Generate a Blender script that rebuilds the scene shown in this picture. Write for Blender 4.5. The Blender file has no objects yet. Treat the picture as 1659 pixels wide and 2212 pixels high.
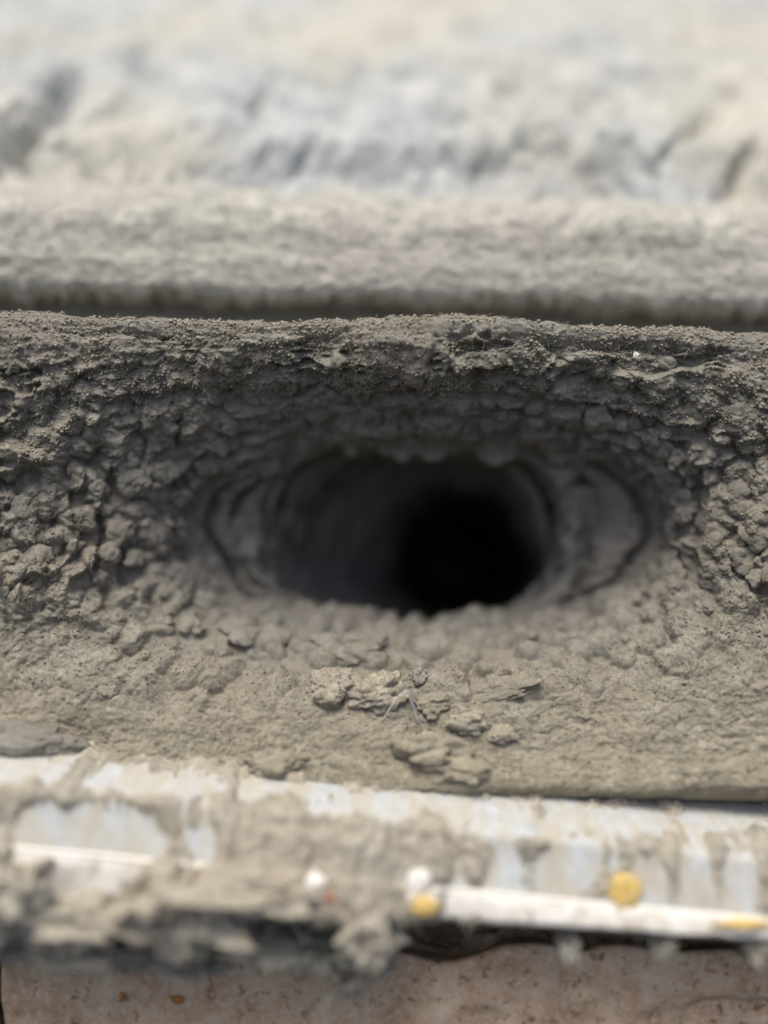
import bpy, math, random
import numpy as np
from mathutils import Vector, Matrix
from mathutils.bvhtree import BVHTree

S = bpy.context.scene
COL = S.collection
random.seed(4)
RNG = np.random.default_rng(7)

# ------------------------------------------------------------------ camera
PITCH = math.radians(12.0)
cam_d = bpy.data.cameras.new("camera")
cam = bpy.data.objects.new("camera", cam_d)
COL.objects.link(cam)
cam_d.sensor_fit = 'VERTICAL'
cam_d.sensor_height = 36.0
cam_d.sensor_width = 36.0
cam_d.lens = 30.0
cam_d.clip_start = 0.005
cam_d.clip_end = 50.0
cam.location = (0, 0, 0)
cam.rotation_euler = (math.radians(90) - PITCH, 0, 0)
cam_d.dof.use_dof = True
cam_d.dof.focus_distance = 0.2015
cam_d.dof.aperture_fstop = 1.55
cam_d.dof.aperture_blades = 0
S.camera = cam

# ------------------------------------------------------------------ sky and sun
SUN_EL, SUN_AZ = math.radians(73.5), math.radians(205)
W = bpy.data.worlds.new("World")
S.world = W
W.use_nodes = True
nt = W.node_tree
nt.nodes.clear()
sky = nt.nodes.new("ShaderNodeTexSky")
sky.sky_type = 'NISHITA'
sky.sun_disc = False
sky.sun_elevation = SUN_EL
sky.sun_rotation = SUN_AZ
sky.dust_density = 4.0
sky.air_density = 0.7
sky.ozone_density = 0.3
bg = nt.nodes.new("ShaderNodeBackground")
bg.inputs["Strength"].default_value = 0.11
wo = nt.nodes.new("ShaderNodeOutputWorld")
nt.links.new(sky.outputs[0], bg.inputs[0])
nt.links.new(bg.outputs[0], wo.inputs[0])
sd = bpy.data.lights.new("sun", 'SUN')
sd.energy = 1.5
sd.angle = math.radians(28)
sd.color = (1.0, 0.965, 0.87)
sun = bpy.data.objects.new("sun", sd)
COL.objects.link(sun)
to_sun = Vector((math.sin(SUN_AZ) * math.cos(SUN_EL), math.cos(SUN_AZ) * math.cos(SUN_EL), math.sin(SUN_EL)))
sun.rotation_euler = to_sun.to_track_quat('Z', 'Y').to_euler()
S.view_settings.view_transform = 'Standard'
S.view_settings.look = 'None'
S.view_settings.gamma = 1.0
S.view_settings.exposure = 0.95
S.cycles.use_denoising = True
S.cycles.max_bounces = 6
S.cycles.diffuse_bounces = 4

# ------------------------------------------------------------------ numpy noise
def _h(ix, iy, iz, seed):
    n = (ix.astype(np.int64) * 374761393 + iy.astype(np.int64) * 668265263 + iz.astype(np.int64) * 2147483647 + seed * 1274126177) & 0xFFFFFFFF
    n = ((n ^ (n >> 13)) * 1274126177) & 0xFFFFFFFF
    n = ((n ^ (n >> 16)) * 2246822519) & 0xFFFFFFFF
    return ((n ^ (n >> 15)) & 0xFFFFFF).astype(np.float32) / np.float32(0xFFFFFF)

def vnoise(p, cell, seed=0):
    """smooth value noise, -1..1"""
    q = p / cell
    i = np.floor(q)
    f = (q - i).astype(np.float32)
    i = i.astype(np.int64)
    f = f * f * f * (f * (f * 6 - 15) + 10)
    out = 0
    for dx in (0, 1):
        wx = f[:, 0] if dx else 1 - f[:, 0]
        for dy in (0, 1):
            wy = f[:, 1] if dy else 1 - f[:, 1]
            for dz in (0, 1):
                wz = f[:, 2] if dz else 1 - f[:, 2]
                out = out + wx * wy * wz * _h(i[:, 0] + dx, i[:, 1] + dy, i[:, 2] + dz, seed)
    return out * 2 - 1

def fbm(p, cell, octs=3, seed=0, gain=0.5):
    a, t, out = 1.0, 0.0, 0
    for k in range(octs):
        out = out + a * vnoise(p + 0.37 * cell * k, cell, seed + 11 * k)
        t += a
        a *= gain
        cell = cell * 0.5
    return out / t

def bumps(p, cell, seed=0, r0=0.75, r1=0.7):
    """rounded clumps: 1 in the middle of a clump, 0 in the seams between"""
    q = p / cell
    i = np.floor(q).astype(np.int64)
    best = np.full(len(p), 9.0, np.float32)
    for dx in (-1, 0, 1):
        for dy in (-1, 0, 1):
            for dz in (-1, 0, 1):
                cx, cy, cz = i[:, 0] + dx, i[:, 1] + dy, i[:, 2] + dz
                px = cx + _h(cx, cy, cz, seed)
                py = cy + _h(cx, cy, cz, seed + 1)
                pz = cz + _h(cx, cy, cz, seed + 2)
                r = r0 + r1 * _h(cx, cy, cz, seed + 3)
                d = ((px - q[:, 0]) ** 2 + (py - q[:, 1]) ** 2 + (pz - q[:, 2]) ** 2) / (r * r)
                best = np.minimum(best, d)
    b = np.clip(1 - best, 0, 1)
    return b * (1.6 - 0.6 * b)

def sstep(a, b, x):
    t = np.clip((x - a) / (b - a), 0, 1)
    return t * t * (3 - 2 * t)

# ------------------------------------------------------------------ where a ray of the 1659 x 2212 photograph goes
CP, SP = math.cos(PITCH), math.sin(PITCH)
def ray(px, py):
    r = (px / 1659 - 0.5) * 0.9
    u = (0.5 - py / 2212) * 1.2
    return r, CP + u * SP, -SP + u * CP
def at_y(px, py, y):
    r, dy, dz = ray(px, py)
    return r / dy * y, dz / dy * y

# ------------------------------------------------------------------ mesh helpers
def grid_mesh(name, P, closed_u=False, smooth=True):
    """P: (rows, cols, 3); closed_u joins the last column to the first"""
    n, m = P.shape[:2]
    idx = np.arange(n * m).reshape(n, m)
    if closed_u:
        nxt = np.roll(idx, -1, axis=1)
        q = np.stack([idx[:-1], nxt[:-1], nxt[1:], idx[1:]], -1).reshape(-1, 4)
    else:
        q = np.stack([idx[:-1, :-1], idx[:-1, 1:], idx[1:, 1:], idx[1:, :-1]], -1).reshape(-1, 4)
    me = bpy.data.meshes.new(name)
    me.vertices.add(n * m)
    me.vertices.foreach_set("co", P.reshape(-1).astype(np.float32))
    me.loops.add(q.size)
    me.loops.foreach_set("vertex_index", q.reshape(-1).astype(np.int32))
    me.polygons.add(len(q))
    me.polygons.foreach_set("loop_start", np.arange(0, q.size, 4, dtype=np.int32))
    me.update(calc_edges=True)
    me.polygons.foreach_set("use_smooth", np.full(len(q), smooth))
    me.update()
    return me

def link(name, me, mat, parent=None):
    o = bpy.data.objects.new(name, me)
    COL.objects.link(o)
    if mat and not me.materials:
        me.materials.append(mat)
    if parent:
        o.parent = parent
    return o

def tag(o, label=None, cat=None, group=None, kind=None):
    if label: o["label"] = label
    if cat: o["category"] = cat
    if group: o["group"] = group
    if kind: o["kind"] = kind
    return o

def normals_of(P, closed=False):
    if closed:
        du = np.roll(P, -1, 1) - np.roll(P, 1, 1)
    else:
        du = np.gradient(P, axis=1)
    dv = np.gradient(P, axis=0)
    N = np.cross(du, dv)
    return N / np.maximum(np.linalg.norm(N, axis=-1, keepdims=True), 1e-12)

# ------------------------------------------------------------------ materials
def dust_material(name, c_dark, c_mid, c_light, scale=300, bump=0.5, tint=None, fleck=0.0, outer=None):
    m = bpy.data.materials.new(name)
    m.use_nodes = True
    t = m.node_tree
    b = t.nodes["Principled BSDF"]
    b.inputs["Roughness"].default_value = 1.0
    b.inputs["Specular IOR Level"].default_value = 0.05
    tc = t.nodes.new("ShaderNodeTexCoord")
    geo = t.nodes.new("ShaderNodeNewGeometry")
    n1 = t.nodes.new("ShaderNodeTexNoise"); n1.inputs["Scale"].default_value = scale; n1.inputs["Detail"].default_value = 6; n1.inputs["Roughness"].default_value = 0.65
    t.links.new(geo.outputs["Position"], n1.inputs["Vector"])
    r = t.nodes.new("ShaderNodeValToRGB")
    r.color_ramp.elements[0].position = 0.30; r.color_ramp.elements[0].color = (*c_dark, 1)
    r.color_ramp.elements[1].position = 0.72; r.color_ramp.elements[1].color = (*c_light, 1)
    e = r.color_ramp.elements.new(0.5); e.color = (*c_mid, 1)
    t.links.new(n1.outputs["Fac"], r.inputs["Fac"])
    out = r.outputs["Color"]
    if tint:
        n2 = t.nodes.new("ShaderNodeTexNoise"); n2.inputs["Scale"].default_value = scale / 7; n2.inputs["Detail"].default_value = 3
        t.links.new(geo.outputs["Position"], n2.inputs["Vector"])
        mp = t.nodes.new("ShaderNodeMapRange"); mp.inputs["From Min"].default_value = 0.42; mp.inputs["From Max"].default_value = 0.62
        t.links.new(n2.outputs["Fac"], mp.inputs["Value"])
        mx = t.nodes.new("ShaderNodeMix"); mx.data_type = 'RGBA'
        t.links.new(mp.outputs[0], mx.inputs["Factor"])
        t.links.new(out, mx.inputs["A"])
        mx.inputs["B"].default_value = (*tint, 1)
        mul = t.nodes.new("ShaderNodeMath"); mul.operation = 'MULTIPLY'; mul.inputs[1].default_value = 0.6
        t.links.new(mp.outputs[0], mul.inputs[0])
        t.links.new(mul.outputs[0], mx.inputs["Factor"])
        out = mx.outputs["Result"]
    if outer:                       # settled sandy dust outside, grey lint within, plus painted recess shade darkening inward
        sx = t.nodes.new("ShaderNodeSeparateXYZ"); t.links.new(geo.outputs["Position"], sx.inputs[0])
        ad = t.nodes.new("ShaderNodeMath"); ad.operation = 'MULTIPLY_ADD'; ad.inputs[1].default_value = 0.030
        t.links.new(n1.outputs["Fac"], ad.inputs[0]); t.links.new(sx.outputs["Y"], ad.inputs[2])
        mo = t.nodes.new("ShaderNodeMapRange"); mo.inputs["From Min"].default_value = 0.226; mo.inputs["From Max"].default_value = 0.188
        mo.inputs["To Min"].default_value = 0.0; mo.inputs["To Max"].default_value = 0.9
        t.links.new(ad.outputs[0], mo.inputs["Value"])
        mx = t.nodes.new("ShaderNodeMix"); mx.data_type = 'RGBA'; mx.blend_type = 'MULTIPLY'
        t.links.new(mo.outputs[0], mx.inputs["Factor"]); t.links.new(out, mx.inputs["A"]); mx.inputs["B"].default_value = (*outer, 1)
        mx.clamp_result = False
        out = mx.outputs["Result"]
    if fleck:
        v = t.nodes.new("ShaderNodeTexNoise"); v.inputs["Scale"].default_value = 2600; v.inputs["Detail"].default_value = 1
        t.links.new(geo.outputs["Position"], v.inputs["Vector"])
        mp = t.nodes.new("ShaderNodeMapRange"); mp.inputs["From Min"].default_value = 0.3; mp.inputs["From Max"].default_value = 0.7
        mp.inputs["To Min"].default_value = 1 - fleck; mp.inputs["To Max"].default_value = 1 + fleck
        t.links.new(v.outputs["Fac"], mp.inputs["Value"])
        hs = t.nodes.new("ShaderNodeHueSaturation")
        t.links.new(out, hs.inputs["Color"]); t.links.new(mp.outputs[0], hs.inputs["Value"])
        out = hs.outputs["Color"]
    t.links.new(out, b.inputs["Base Color"])
    nb = t.nodes.new("ShaderNodeTexNoise"); nb.inputs["Scale"].default_value = 1500; nb.inputs["Detail"].default_value = 5; nb.inputs["Roughness"].default_value = 0.7
    t.links.new(geo.outputs["Position"], nb.inputs["Vector"])
    bp = t.nodes.new("ShaderNodeBump"); bp.inputs["Strength"].default_value = bump; bp.inputs["Distance"].default_value = 0.0006
    t.links.new(nb.outputs["Fac"], bp.inputs["Height"])
    t.links.new(bp.outputs["Normal"], b.inputs["Normal"])
    return m

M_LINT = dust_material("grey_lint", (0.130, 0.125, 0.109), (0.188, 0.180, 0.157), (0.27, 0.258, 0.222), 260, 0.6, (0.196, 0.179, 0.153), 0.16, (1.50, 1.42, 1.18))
M_CLUMP = dust_material("clump_lint", (0.19, 0.184, 0.155), (0.27, 0.26, 0.22), (0.35, 0.335, 0.28), 330, 0.9, (0.215, 0.195, 0.165), 0.25)
M_TAN = dust_material("tan_dust", (0.22, 0.20, 0.15), (0.34, 0.305, 0.23), (0.44, 0.40, 0.31), 500, 0.8, (0.29, 0.26, 0.215), 0.3)
M_PALE = dust_material("pale_lint", (0.23, 0.212, 0.17), (0.345, 0.318, 0.258), (0.47, 0.44, 0.365), 300, 0.6, (0.37, 0.325, 0.245), 0.2)
M_WALL = dust_material("rough_pale_render", (0.24, 0.255, 0.26), (0.395, 0.408, 0.398), (0.55, 0.55, 0.51), 80, 0.7, (0.49, 0.455, 0.36), 0.15)
M_LEDGE = dust_material("dusty_ledge", (0.32, 0.312, 0.267), (0.445, 0.433, 0.372), (0.54, 0.525, 0.455), 150, 0.8, (0.455, 0.425, 0.38), 0.2)

def plain(name, col, rough=0.5, var=0.12, scale=200, spec=0.3, bump=0.15):
    m = dust_material(name, tuple(c * (1 - var) for c in col), col, tuple(min(1, c * (1 + var)) for c in col), scale, bump)
    b = m.node_tree.nodes["Principled BSDF"]
    b.inputs["Roughness"].default_value = rough
    b.inputs["Specular IOR Level"].default_value = spec
    return m
M_RAIL = plain("blue_grey_painted_metal", (0.43, 0.45, 0.445), 0.42, 0.14, 350, 0.5, 0.35)
def film(m, dust, scale, lo, hi, amount, stretch=(1, 1, 1)):
    """uneven film of settled dust over a painted surface"""
    t = m.node_tree
    b = t.nodes["Principled BSDF"]
    src = b.inputs["Base Color"].links[0].from_socket
    geo = t.nodes.new("ShaderNodeNewGeometry")
    mp_ = t.nodes.new("ShaderNodeMapping"); mp_.inputs["Scale"].default_value = stretch
    t.links.new(geo.outputs["Position"], mp_.inputs["Vector"])
    n = t.nodes.new("ShaderNodeTexNoise"); n.inputs["Scale"].default_value = scale; n.inputs["Detail"].default_value = 8; n.inputs["Roughness"].default_value = 0.68
    t.links.new(mp_.outputs[0], n.inputs["Vector"])
    mr = t.nodes.new("ShaderNodeMapRange"); mr.inputs["From Min"].default_value = lo; mr.inputs["From Max"].default_value = hi; mr.inputs["To Max"].default_value = amount
    t.links.new(n.outputs["Fac"], mr.inputs["Value"])
    mx = t.nodes.new("ShaderNodeMix"); mx.data_type = 'RGBA'
    t.links.new(mr.outputs[0], mx.inputs["Factor"]); t.links.new(src, mx.inputs["A"]); mx.inputs["B"].default_value = (*dust, 1)
    t.links.new(mx.outputs["Result"], b.inputs["Base Color"])
    ro = t.nodes.new("ShaderNodeMapRange"); ro.inputs["To Min"].default_value = b.inputs["Roughness"].default_value; ro.inputs["To Max"].default_value = 1.0
    t.links.new(mr.outputs[0], ro.inputs["Value"]); t.links.new(ro.outputs[0], b.inputs["Roughness"])
film(M_RAIL, (0.40, 0.37, 0.30), 120, 0.40, 0.58, 0.95, (1.8, 0.7, 0.7))
M_WHITE = plain("off_white_paint", (0.66, 0.63, 0.575), 0.5, 0.05, 250, 0.4)
M_YELLOW = plain("yellow_paint", (0.62, 0.43, 0.12), 0.5, 0.12, 500)
film(M_YELLOW, (0.42, 0.36, 0.25), 700, 0.48, 0.62, 0.7)
film(M_WHITE, (0.42, 0.37, 0.28), 230, 0.46, 0.64, 0.85, (1.0, 0.9, 0.9))
M_CREAM = plain("cream_grit", (0.82, 0.78, 0.70), 0.6, 0.05, 500)
M_FIBRE = plain("pale_fibre", (0.46, 0.45, 0.43), 0.6, 0.1, 800)
M_RED = plain("red_paint", (0.42, 0.12, 0.08), 0.6, 0.1, 500)
M_ORANGE = plain("orange_grit", (0.36, 0.15, 0.03), 0.6, 0.1, 500)

def tile_material():
    m = bpy.data.materials.new("brown_stone")
    m.use_nodes = True
    t = m.node_tree
    b = t.nodes["Principled BSDF"]
    b.inputs["Roughness"].default_value = 0.75
    b.inputs["Specular IOR Level"].default_value = 0.25
    geo = t.nodes.new("ShaderNodeNewGeometry")
    def noise(scale, detail, rough=0.6, loc=0.0):
        n = t.nodes.new("ShaderNodeTexNoise"); n.inputs["Scale"].default_value = scale; n.inputs["Detail"].default_value = detail; n.inputs["Roughness"].default_value = rough
        mp = t.nodes.new("ShaderNodeMapping"); mp.inputs["Location"].default_value = (loc, loc, loc)
        t.links.new(geo.outputs["Position"], mp.inputs["Vector"]); t.links.new(mp.outputs[0], n.inputs["Vector"])
        return n
    n1 = noise(90, 7, 0.7)
    r = t.nodes.new("ShaderNodeValToRGB")
    cr = r.color_ramp
    cr.elements[0].position = 0.32; cr.elements[0].color = (0.36, 0.215, 0.12, 1)
    cr.elements[1].position = 0.68; cr.elements[1].color = (0.60, 0.485, 0.345, 1)
    e = cr.elements.new(0.5); e.color = (0.50, 0.355, 0.23, 1)
    t.links.new(n1.outputs["Fac"], r.inputs["Fac"])
    n2 = noise(700, 5, 0.7, 3.0)
    mp = t.nodes.new("ShaderNodeMapRange"); mp.inputs["From Min"].default_value = 0.5; mp.inputs["From Max"].default_value = 0.64; mp.inputs["To Max"].default_value = 0.65
    t.links.new(n2.outputs["Fac"], mp.inputs["Value"])
    mx = t.nodes.new("ShaderNodeMix"); mx.data_type = 'RGBA'
    t.links.new(mp.outputs[0], mx.inputs["Factor"]); t.links.new(r.outputs["Color"], mx.inputs["A"])
    mx.inputs["B"].default_value = (0.56, 0.50, 0.40, 1)
    n3 = noise(420, 4, 0.7, 9.0)
    mp3 = t.nodes.new("ShaderNodeMapRange"); mp3.inputs["From Min"].default_value = 0.34; mp3.inputs["From Max"].default_value = 0.42; mp3.inputs["To Min"].default_value = 0.8; mp3.inputs["To Max"].default_value = 0.0
    t.links.new(n3.outputs["Fac"], mp3.inputs["Value"])
    mx2 = t.nodes.new("ShaderNodeMix"); mx2.data_type = 'RGBA'
    t.links.new(mp3.outputs[0], mx2.inputs["Factor"]); t.links.new(mx.outputs["Result"], mx2.inputs["A"])
    mx2.inputs["B"].default_value = (0.16, 0.09, 0.05, 1)
    t.links.new(mx2.outputs["Result"], b.inputs["Base Color"])
    bp = t.nodes.new("ShaderNodeBump"); bp.inputs["Strength"].default_value = 0.5; bp.inputs["Distance"].default_value = 0.0005
    t.links.new(n2.outputs["Fac"], bp.inputs["Height"]); t.links.new(bp.outputs["Normal"], b.inputs["Normal"])
    return m
M_TILE = tile_material()

# ------------------------------------------------------------------ the dust-lined opening
# key rings: left, right, top, bottom edge in photograph coordinates, depth of the ring's top and bottom, squareness
RINGS = [
    (-1500, 3160, 740, 1735, .250, .182, 9.0),
    (-900, 2560, 715, 1722, .222, .1765, 8.0),
    (-480, 2140, 700, 1700, .2075, .1740, 6.0),
    (-150, 1830, 760, 1630, .2035, .1790, 4.2),
    (90, 1610, 845, 1520, .2100, .1870, 3.0),
    (285, 1490, 912, 1410, .2160, .2010, 2.6),
    (425, 1415, 945, 1352, .2220, .2180, 2.4),
    (590, 1185, 955, 1352, .2310, .2280, 2.6),
    (655, 1182, 975, 1354, .2540, .2540, 2.5),
    (745, 1178, 1010, 1354, .2740, .2740, 2.3),
    (850, 1165, 1060, 1350, .3050, .3050, 2.2),
    (940, 1000, 1190, 1250, .8500, .8500, 2.0),
]
K = []
for (L, R, T, B, yt, yb, n) in RINGS:
    ym = 0.5 * (yt + yb)
    xl = at_y(L, (T + B) / 2, ym)[0]; xr = at_y(R, (T + B) / 2, ym)[0]
    zt = at_y(830, T, yt)[1]; zb = at_y(830, B, yb)[1]
    K.append((0.5 * (xl + xr), 0.5 * (xr - xl), 0.5 * (zt + zb), 0.5 * (zt - zb), yt, yb, n))
K = np.array(K)
NT, NS = 1660, 570
# ring spacing: dense where the photograph shows the surface in focus
knots = np.arange(len(RINGS))
dens = np.array([0.0, 10, 36, 125, 250, 340, 380, 465, 505, 540, 564, 569])
sv = np.interp(np.arange(NS), dens, knots)
def interp_rings(sv):
    k = np.clip(sv.astype(int), 0, len(K) - 2)
    f = (sv - k)[:, None]
    p0, p1, p2, p3 = K[np.maximum(k - 1, 0)], K[k], K[k + 1], K[np.minimum(k + 2, len(K) - 1)]
    m1, m2 = 0.5 * (p2 - p0), 0.5 * (p3 - p1)
    # monotone clamp
    d = p2 - p1
    m1 = np.where(m1 * d <= 0, 0, np.sign(d) * np.minimum(np.abs(m1), 2.2 * np.abs(d)))
    m2 = np.where(m2 * d <= 0, 0, np.sign(d) * np.minimum(np.abs(m2), 2.2 * np.abs(d)))
    f2, f3 = f * f, f * f * f
    return (2 * f3 - 3 * f2 + 1) * p1 + (f3 - 2 * f2 + f) * m1 + (-2 * f3 + 3 * f2) * p2 + (f3 - f2) * m2
kk = interp_rings(sv)
th = np.linspace(0, 2 * np.pi, NT, endpoint=False)
# spread the columns evenly along a wide ellipse
arc = np.cumsum(np.sqrt((1.6 * np.sin(th)) ** 2 + (1.0 * np.cos(th)) ** 2)); arc = (arc - arc[0]) / (arc[-1] - arc[0] + (arc[1] - arc[0])) * 2 * np.pi
th = np.interp(np.linspace(0, 2 * np.pi, NT, endpoint=False), arc, th)
c, s = np.cos(th)[None, :], np.sin(th)[None, :]
cx, ax, cz, az, yt, yb, nn = [kk[:, i][:, None] for i in range(7)]
rad = (np.abs(c) ** nn + np.abs(s) ** nn) ** (-1 / nn)
# ribs of the tunnel: broken plates one behind another
rib_s = sv[:, None] + 0.13 * np.sin(2 * th[None, :] + 0.6) + 0.10 * np.sin(5 * th[None, :] + 2.0) + 0.06 * np.sin(11 * th[None, :]) + 0.04 * np.sin(23 * th[None, :] + 1.0)
ph = ((rib_s - 7.0) / 0.44) % 1.0
saw = np.where(ph < 0.85, ph / 0.85, (1 - ph) / 0.15)
ribm = sstep(6.93, 7.03, rib_s) * (1 - sstep(10.0, 10.6, sv))[:, None]
rad = rad * (1 + (0.30 - 0.26 * saw) * ribm * (0.25 + 0.75 * np.clip(s + 0.9, 0, 1)))
P = np.empty((NS, NT, 3))
P[..., 0] = cx + ax * rad * c
P[..., 2] = cz + az * rad * s
w = np.clip((P[..., 2] - cz) / np.maximum(az, 1e-6) * 0.5 + 0.5, 0, 1)
P[..., 1] = yb + (yt - yb) * w
N = normals_of(P, True)
ctr = np.stack([cx[:, 0], yt[:, 0] - 0.05, cz[:, 0]], -1)[:, None, :]
flip = np.sum(N * (ctr - P), -1)
# one sign for the whole sheet (it is continuous)
sgn = 1.0 if np.median(flip[150:400]) > 0 else -1.0
N = N * sgn
base_P, base_N = P.copy(), N.copy()
q = P.reshape(-1, 3)
sg = np.repeat(sv, NT)
thg = np.tile(th, NS)
edge = sstep(0.6, 2.0, sg)
clm = sstep(2.5, 3.8, sg) * (1 - 0.88 * sstep(5.55 , 6.15, sg))           # clump zone round the mouth
floor_ = np.maximum(sstep(-0.35, -0.85, np.sin(thg)), sstep(-0.058, -0.070, q[:, 2]) * (1 - sstep(4.3, 5.0, sg)))      # fine dust on the floor
top_ = sstep(0.3, 0.8, np.sin(thg))
side_ = sstep(0.35, 0.8, np.abs(np.cos(thg)))
deep = sstep(6.4, 7.4, sg)
qw = q + 0.0014 * np.stack([vnoise(q, 0.007, 50), vnoise(q, 0.007, 51), vnoise(q, 0.007, 52)], -1) + 0.0004 * np.stack([vnoise(q, 0.0022, 53), vnoise(q, 0.0022, 54), vnoise(q, 0.0022, 55)], -1)
d = 0.0030 * fbm(q, 0.022, 3, 1) * (1 - 0.5 * deep)
b1 = bumps(qw * np.array([1.0, 0.8, 1.0]), 0.0045, 3, 0.45, 0.6)
b2 = bumps(qw, 0.0036, 9, 0.45, 0.5)
b3 = bumps(qw, 0.0017, 15, 0.5, 0.5)
b1, b2 = [b_ * b_ * (3 - 2 * b_) for b_ in (np.clip(b1, 0, 1), np.clip(b2, 0, 1))]        # soft cottony mounds
d += clm * (1 - 0.8 * floor_) * (1 - 0.35 * top_) * (1 + 0.25 * side_) * (0.0029 * b1 - 0.0010)
d += (0.22 + 0.5 * clm) * (1 - 0.8 * deep) * (1 - 0.8 * floor_) * (0.0009 * b2 - 0.0004)
# layers of lint peeling one over another round the mouth
lay = (sg * 1.9 + 0.9 * vnoise(q, 0.016, 61) + 0.35 * vnoise(q, 0.005, 62)) % 1.0
lay = np.where(lay < 0.8, lay / 0.8, (1 - lay) / 0.2)
d += clm * (0.35 + 0.65 * side_) * (1 - floor_) * (1 - deep) * 0.0026 * (lay - 0.5)
pol = np.stack([np.cos(thg) * 1.6 * 2.2, np.sin(thg) * 2.2, sg * 1.0], -1)
d += sstep(1.6, 2.6, sg) * (1 - deep) * (1 - 0.6 * floor_) * (0.0011 * fbm(pol * np.array([1.5, 1.5, 2.2]), 0.55, 3, 65) + 0.0002 * vnoise(pol * np.array([2, 2, 3.0]), 0.22, 66))
fine = fbm(qw, 0.0016, 2, 21)
d += (1 - 0.85 * deep) * 0.0004 * fine + deep * 0.0022 * (bumps(q, 0.010, 91, 0.5, 0.5) - 0.4)
d += np.exp(-((sg - 6.2) / 0.5) ** 2) * floor_ * 0.0028 * bumps(q, 0.006, 95, 0.4, 0.4)
crumb = sstep(0.9, 2.0, sg) * (1 - sstep(3.6, 5.0, sg))
d += (1 - deep) * (0.25 + 0.75 * crumb) * (0.0006 * b3 - 0.0002) * (1 - 0.5 * floor_)
d += (1 - deep) * (0.5 + 0.8 * crumb) * 0.00042 * bumps(q, 0.0009, 31)
# cracks between the torn sheets of lint at both sides of the mouth
for s0, wid, dep, seed_, proud in ((6.22, 0.045, 0.0034, 161, 0.0012), (6.50, 0.055, 0.0042, 171, 0.0014), (6.86, 0.06, 0.0050, 181, 0.0)):
    ang = np.stack([np.cos(thg) * 3.0, np.sin(thg) * 3.0, 0 * thg], -1)
    pos = s0 + 0.16 * fbm(ang, 1.0, 3, seed_) + 0.05 * np.sin(thg * 3 + seed_)
    on = sstep(0.55, 0.85, np.abs(np.cos(thg))) * sstep(-0.45, -0.1, vnoise(ang, 1.3, seed_ + 3) + 0.35)
    d -= on * dep * np.exp(-((sg - pos) / wid) ** 2)
    d += on * proud * sstep(pos + wid, pos + 2.2 * wid, sg) * (1 - sstep(pos + 0.22, pos + 0.45, sg))
# crumbled dark nicks under the upper lip
nn_ = fbm(qw * np.array([0.5, 1, 1.3]), 0.0075, 4, 71, 0.6) + 0.10 * np.exp(-((q[:, 0] - 0.055) / 0.03) ** 2)
nick = sstep(0.16, 0.30, nn_) * sstep(2.2, 2.7, sg) * (1 - sstep(3.2, 3.7, sg)) * sstep(0.1, 0.5, np.sin(thg))
d -= 0.0030 * nick
# hanging teeth along the mouth's upper rim
teeth = np.exp(-((sg - 6.3) / 0.35) ** 2) * top_
d += sstep(3.6, 4.4, sg) * (1 - sstep(5.9, 6.4, sg)) * floor_ * 0.0030 * (bumps(qw, 0.0062, 97, 0.4, 0.4) - 0.15)
d += teeth * 0.0065 * np.clip(bumps(q * np.array([1, 0.35, 0.35]), 0.008, 81, 0.4, 0.5) - 0.1, 0, 1)
d *= edge
D = d.reshape(NS, NT)
# even out the displacement where the rings collapse
D = D * (1 - sstep(10.0, 10.8, sv))[:, None]
P = P + N * D[..., None]
P[..., 2] -= 0.022 * P[..., 0] * np.clip((P[..., 2] + 0.03) / 0.03, 0, 1)
me = grid_mesh("lint_lining", P if sgn > 0 else P, True)
opening = bpy.data.objects.new("vent_opening", None)
COL.objects.link(opening)
opening.location = (0, 0.21, -0.045)
tag(opening, "oval vent opening thickly lined with clumpy grey dust, dark tunnel running inward", "vent")
bpy.context.view_layer.update()
def keep(o, parent):
    o.parent = parent
    o.matrix_parent_inverse = parent.matrix_basis.inverted()
    return o
lin = keep(link("lint_lining", me, M_LINT), opening)

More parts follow.
